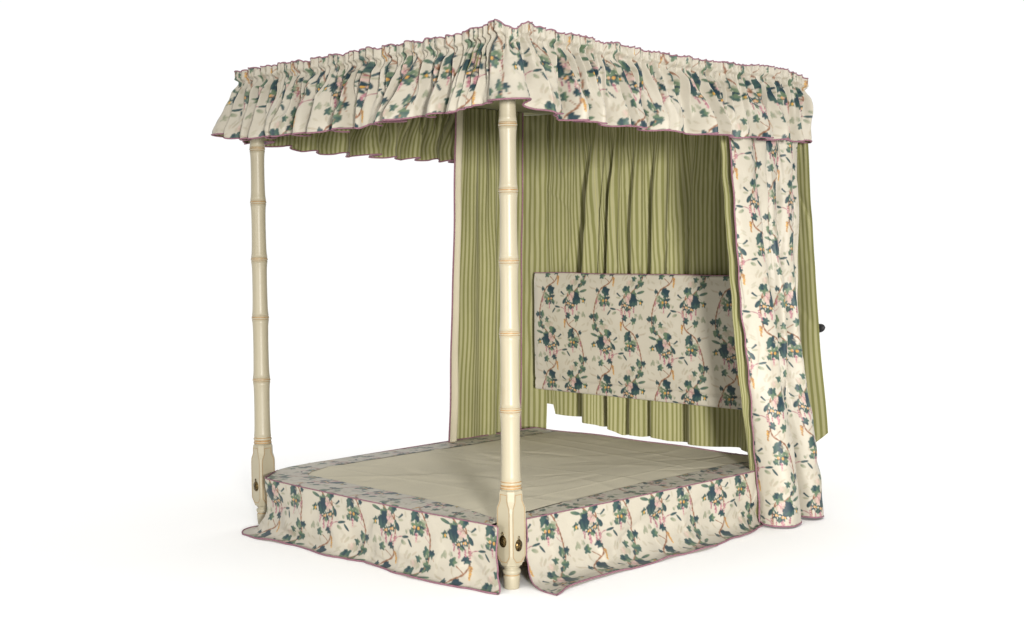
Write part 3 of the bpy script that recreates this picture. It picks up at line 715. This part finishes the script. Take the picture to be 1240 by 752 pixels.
# ---------------------------------------------------------------- bed cover with floral border and skirts
def cover():
    t = thing('bed_cover', 'plain cream fitted bed cover with floral border and floral skirt trailing on the floor', 'bed cover', (-.85, .95, .254))
    zt = .254
    wz = Sines(61, 10, .4, 1.8)
    def topz(X, Y, e=None):
        z = zt+.0022*wz(X, Y)
        # shallow pressed creases
        for (a, b, c, h, w_) in CR: z = z+.7*h*np.exp(-((X*a+Y*b-c)/w_)**2)
        return z
    CR = []
    r = np.random.RandomState(8)
    for (x0, y0, x1, y1, h, w_) in ((-1.4, .30, -.2, .42, .0022, .010), (-1.45, .9, -.2, 1.05, .0016, .012), (-1.5, 1.55, -.3, 1.45, .003, .016), (-1.5, 1.68, -.2, 1.63, .0026, .014), (-.30, .1, -.34, 1.8, .0022, .009), (-1.0, .1, -1.1, 1.8, .0014, .010), (-.62, .2, -.5, 1.7, .0012, .012)):
        d = np.array((x1-x0, y1-y0)); d /= np.linalg.norm(d); n = np.array((-d[1], d[0])); CR.append((n[0], n[1], n@np.array((x0, y0)), h, w_))
    inner = [(-1.60, 1.93), (-1.575, 1.0), (-1.56, .28), (-1.44, .085), (-.95, .095), (-.40, .075), (-.115, .02), (-.075, .10), (-.135, .48), (-.175, .95), (-.175, 1.5), (-.15, 1.93)]
    # centre panel as a loft from left inner edge to right inner edge
    nn = 150; left = resample(np.array([(-1.60, 1.935), (-1.575, 1.0), (-1.56, .28), (-1.53, .16)]), nn); right = resample(np.array([(-.15, 1.935), (-.175, 1.5), (-.175, .95), (-.135, .48), (-.085, .14)]), nn)
    nu = 200; a = np.linspace(0, 1, nu)
    G = left[:, None]*(1-a)[None, :, None]+right[:, None]*a[None, :, None]
    fr_x = G[-1, :, 0]; fr_y = np.interp(fr_x, [-1.6, -1.44, -.95, -.40, -.115, -.05], [.15, .085, .095, .075, .02, .015])
    # pull the last rows to the curved front seam
    dy = fr_y-G[-1, :, 1]; wrow = np.linspace(0, 1, nn)[:, None]
    G[..., 1] += dy[None]*wrow
    X, Y = G[..., 0], G[..., 1]
    P = np.stack([X, Y, topz(X, Y)+creases(X, Y, 62, 46, (-1.6, -.1, .1, 1.9), (.001, .0032), (.010, .025), (.06, .30), (.3, .9))*1.], -1)
    sheet('centre_panel', P[:, ::-1], X, Y, M['plain'], t)
    def strip(name, outer, inn, n, k, anchor):
        O = resample(np.array(outer, float), n); I = resample(np.array(inn, float), n); b = np.linspace(0, 1, k)[:, None, None]
        G = O[None]*(1-b)+I[None]*b; X, Y = G[..., 0], G[..., 1]
        ed = sstep(0, .06, b[..., 0])*1.
        Z = topz(X, Y)+.0022-.004*(1-ed)
        P = np.stack([X, Y, Z], -1); s = np.concatenate([[0], np.cumsum(np.linalg.norm(np.diff(O, axis=0), axis=1))])
        V = -np.linalg.norm(G-O[None], axis=-1); U = np.tile(s, (k, 1))
        return sheet(name, P, U, V, M['chintz'], t, printed=anchor)
    # each runs so that the print reads from outside the bed
    front_o = [(-1.54, -.095), (-1.50, -.104), (-1.2, -.112), (-.9, -.112), (-.5, -.104), (-.2, -.090), (-.030, -.079)]
    front_i = [(-1.452, .082), (-1.30, .087), (-.95, .095), (-.40, .075), (-.20, .040), (-.115, .02)]
    right_o = [(-.016, .085), (-.008, .3), (.008, .65), (.012, 1.1), (.018, 1.5), (.018, 1.935)]
    right_i = [(-.085, .13), (-.130, .46), (-.172, .93), (-.172, 1.5), (-.148, 1.935)]
    left_o = [(-1.775, 1.935), (-1.755, 1.3), (-1.735, .75), (-1.715, .3), (-1.69, .12), (-1.672, .065)]
    left_i = [(-1.598, 1.935), (-1.573, 1.0), (-1.558, .28), (-1.515, .15)]
    z_r = .055
    strip('border', front_o, front_i, 480, 62, (.110, z_r, ROSEM))
    strip('border', right_o, right_i, 560, 62, (.365, z_r, ROSEM))
    strip('border', left_o, left_i, 560, 54, (.2, z_r, ROSEM))
    strip('border', [(-1.672, .065), (-1.61, -.01), (-1.54, -.095)], [(-1.515, .15), (-1.48, .11), (-1.452, .082)], 60, 54, (0.1, z_r, ROSE))
    strip('border', [(-.030, -.079), (-.056, -.046), (-.060, .0), (-.058, .06), (-.016, .085)], [(-.115, .02), (-.105, .05), (-.10, .09), (-.085, .13)], 60, 30, (.1, z_r, ROSE))
    def skirt(path, hem, seed, anchor, n, spread=None, zend=None, k=124):
        """path: top edge; hem: how far the hem lies out, metre by metre"""
        C, T, Nn, s = path_frame(path, n); tt = np.linspace(0, 1, k)
        h = np.interp(s, *hem)
        A0 = np.zeros((k, n)); Zz = np.zeros((k, n))
        w1 = Sines(seed, 7, .5, 1.8)(s); w2 = Sines(seed+1, 7, 1., 3.2)(s)
        hh = h+.006*w1+.0035*w2
        P0 = (0, zt-.002); bx = np.stack([0*hh, .006+.04*hh, -.004+.0*hh, hh]); bz = np.stack([zt-.003+0*hh, .10+0*hh, -.014+0*hh, .0045+0*hh])
        fine = np.linspace(0, 1, 90)[:, None]; B = lambda c: (1-fine)**3*c[0]+3*(1-fine)**2*fine*c[1]+3*(1-fine)*fine**2*c[2]+fine**3*c[3]
        FX, FZ = B(bx), B(bz)
        LL = np.concatenate([np.zeros((1, n)), np.cumsum(np.hypot(np.diff(FX, axis=0), np.diff(FZ, axis=0)), 0)])
        for j in range(n):
            q = tt*LL[-1, j]; A0[:, j] = np.interp(q, LL[:, j], FX[:, j]); Zz[:, j] = np.interp(q, LL[:, j], FZ[:, j])
        D = tt[:, None]*LL[-1][None]; S = s[None]+0*D
        wr = Sines(seed+2, 12, 1.5, 6.)(S, D); wr2 = Sines(seed+4, 12, 3, 9.)(S, D*1.2)
        soft = sstep(.02, .12, D)
        A0 = A0+soft*(.0070*Sines(seed+3, 8, .6, 2.6)(S, D*1.5)+.0040*wr+.0016*wr2+.0035*Sines(seed+8, 8, 1.2, 3.2)(S*.5+D*1.2, D*2.6)*sstep(.08, .2, D))*(1-.3*sstep(.25, .35, D))
        A0 = A0+soft*(creases(S, D, seed+9, int(34*s[-1]), (0, s[-1], .05, .36), (.0015, .0050), (.006, .013), (.03, .11), None)+creases(S, D, seed+10, int(14*s[-1]), (0, s[-1], .14, .30), (.003, .008), (.012, .024), (.06, .20), (.15, .45)))
        Zz = np.maximum(Zz, .0035)+soft*sstep(.2, .33, D)*np.clip(.0030*wr+.004*Sines(seed+6, 8, 1, 4)(S, D), 0, .012)
        X = C[None, :, 0]+Nn[None, :, 0]*A0; Y = C[None, :, 1]+Nn[None, :, 1]*A0
        tgx = np.zeros_like(X)
        if spread: tgx = spread(s, D)
        X = X+T[None, :, 0]*tgx; Y = Y+T[None, :, 1]*tgx
        P = np.stack([X, Y, Zz], -1)
        o = sheet('skirt', P, S+tgx*.8, D, M['chintz'], t, printed=anchor)
        n_ = normals(P[::2, ::2]); n_ *= np.sign((n_[..., 0]*Nn[None, ::2, 0]+n_[..., 1]*Nn[None, ::2, 1]).mean())
        sheet('skirt_lining', P[1::2, ::2]-n_[:P[1::2].shape[0]]*.0025, S[1::2, ::2], D[1::2, ::2], M['plain'], o)
        tube('piping', P[-1, ::2], .0036, M['trim'], o)
        tube('piping', P[::3, 0], .0030, M['trim'], o, up=(1, .2, 0)); tube('piping', P[::3, -1], .0030, M['trim'], o, up=(1, .2, 0))
        # the piped seam along the top edge
        tube('seam_piping', P[0, ::2]+np.array((0, 0, .003)), .0026, M['trim'], t)
        return P
    fp = round_path([(-1.674, .064), (-1.545, -.098), (-1.50, -.106), (-1.2, -.113), (-.9, -.113), (-.5, -.105), (-.2, -.091), (.004, -.076)], .05)
    skirt(fp, ([0, .12, .20, .28, .5, 1.0, 1.4, 1.65], [.012, .020, .075, .100, .085, .060, .055, .050]), 71, (.305, .052, ROSEM), 540,
          spread=lambda s, D: -.115*sstep(.12, .36, D)*(sstep(.62, .20, s)*sstep(.08, .2, s))[None]+.045*sstep(.12, .36, D)*sstep(1.45, 1.75, s)[None])
    rp = [(-.014, .096), (-.008, .3), (.008, .65), (.012, 1.1), (.018, 1.5), (.018, 1.93)]
    skirt(rp, ([0, .1, .4, .9, 1.4, 1.6, 1.85], [.235, .195, .150, .135, .075, .035, .03]), 81, (.365, .052, ROSEM), 600,
          spread=lambda s, D: -.055*sstep(.10, .36, D)*sstep(.30, .0, s)[None]+0*D)
    lp = [(-1.775, 1.93), (-1.755, 1.3), (-1.735, .75), (-1.715, .3), (-1.69, .14)]
    skirt(lp, ([0, .5, 1.2, 1.85], [.05, .06, .06, .075]), 91, (.2, .052, ROSEM), 300)
    # back edge: short plain fall and piping
    x = np.linspace(-1.775, .018, 200); k = 20; D = np.linspace(0, .2, k)[:, None]+0*x[None]; X = x[None]+0*D
    sheet('back_fall', np.stack([X, 1.937+0*X+.002*Sines(5, 5, 1, 4)(X, D), topz(X, 1.935+0*X)-D], -1)[:, ::-1], X, D, M['plain'], t)
    xs = np.linspace(-1.775, .018, 150); tube('seam_piping', np.stack([xs, 1.935+0*xs, topz(xs, 1.935+0*xs)+.002], -1), .0032, M['trim'], t)
    localise(t)
cover()

# ---------------------------------------------------------------- black clamp peeping from behind the head curtain
def clamp():
    V = []; F = []
    prof = [(-.06, .006), (-.055, .022), (-.02, .026), (.0, .023), (.010, .017), (.016, .009), (.019, .003)]
    k = 14
    for d, r in prof:
        for j in range(k):
            a = 2*math.pi*j/k; V.append((.060+d, 2.09+.6*r*math.cos(a), .905+r*.9*math.sin(a)+.006*(d/.048)))
    for i in range(len(prof)-1):
        for j in range(k): F.append((i*k+j, i*k+(j+1) % k, i*k+k+(j+1) % k, i*k+k+j))
    F.append(tuple(range(k-1, -1, -1))); F.append(tuple(len(V)-k+j for j in range(k)))
    st = len(V)
    for x in (-.07, .04):
        for y in (2.084, 2.096):
            for z in (.897, .911): V.append((x, y, z))
    for f in ((0, 1, 3, 2), (4, 6, 7, 5), (0, 4, 5, 1), (2, 3, 7, 6), (0, 2, 6, 4), (1, 5, 7, 3)): F.append(tuple(st+q for q in f))
    o = raw_mesh('clamp', V, None, M['black'], None, faces=F)
    o['label'] = 'small black clamp poking out beside the right edge of the striped head curtain'; o['category'] = 'clamp'
clamp()
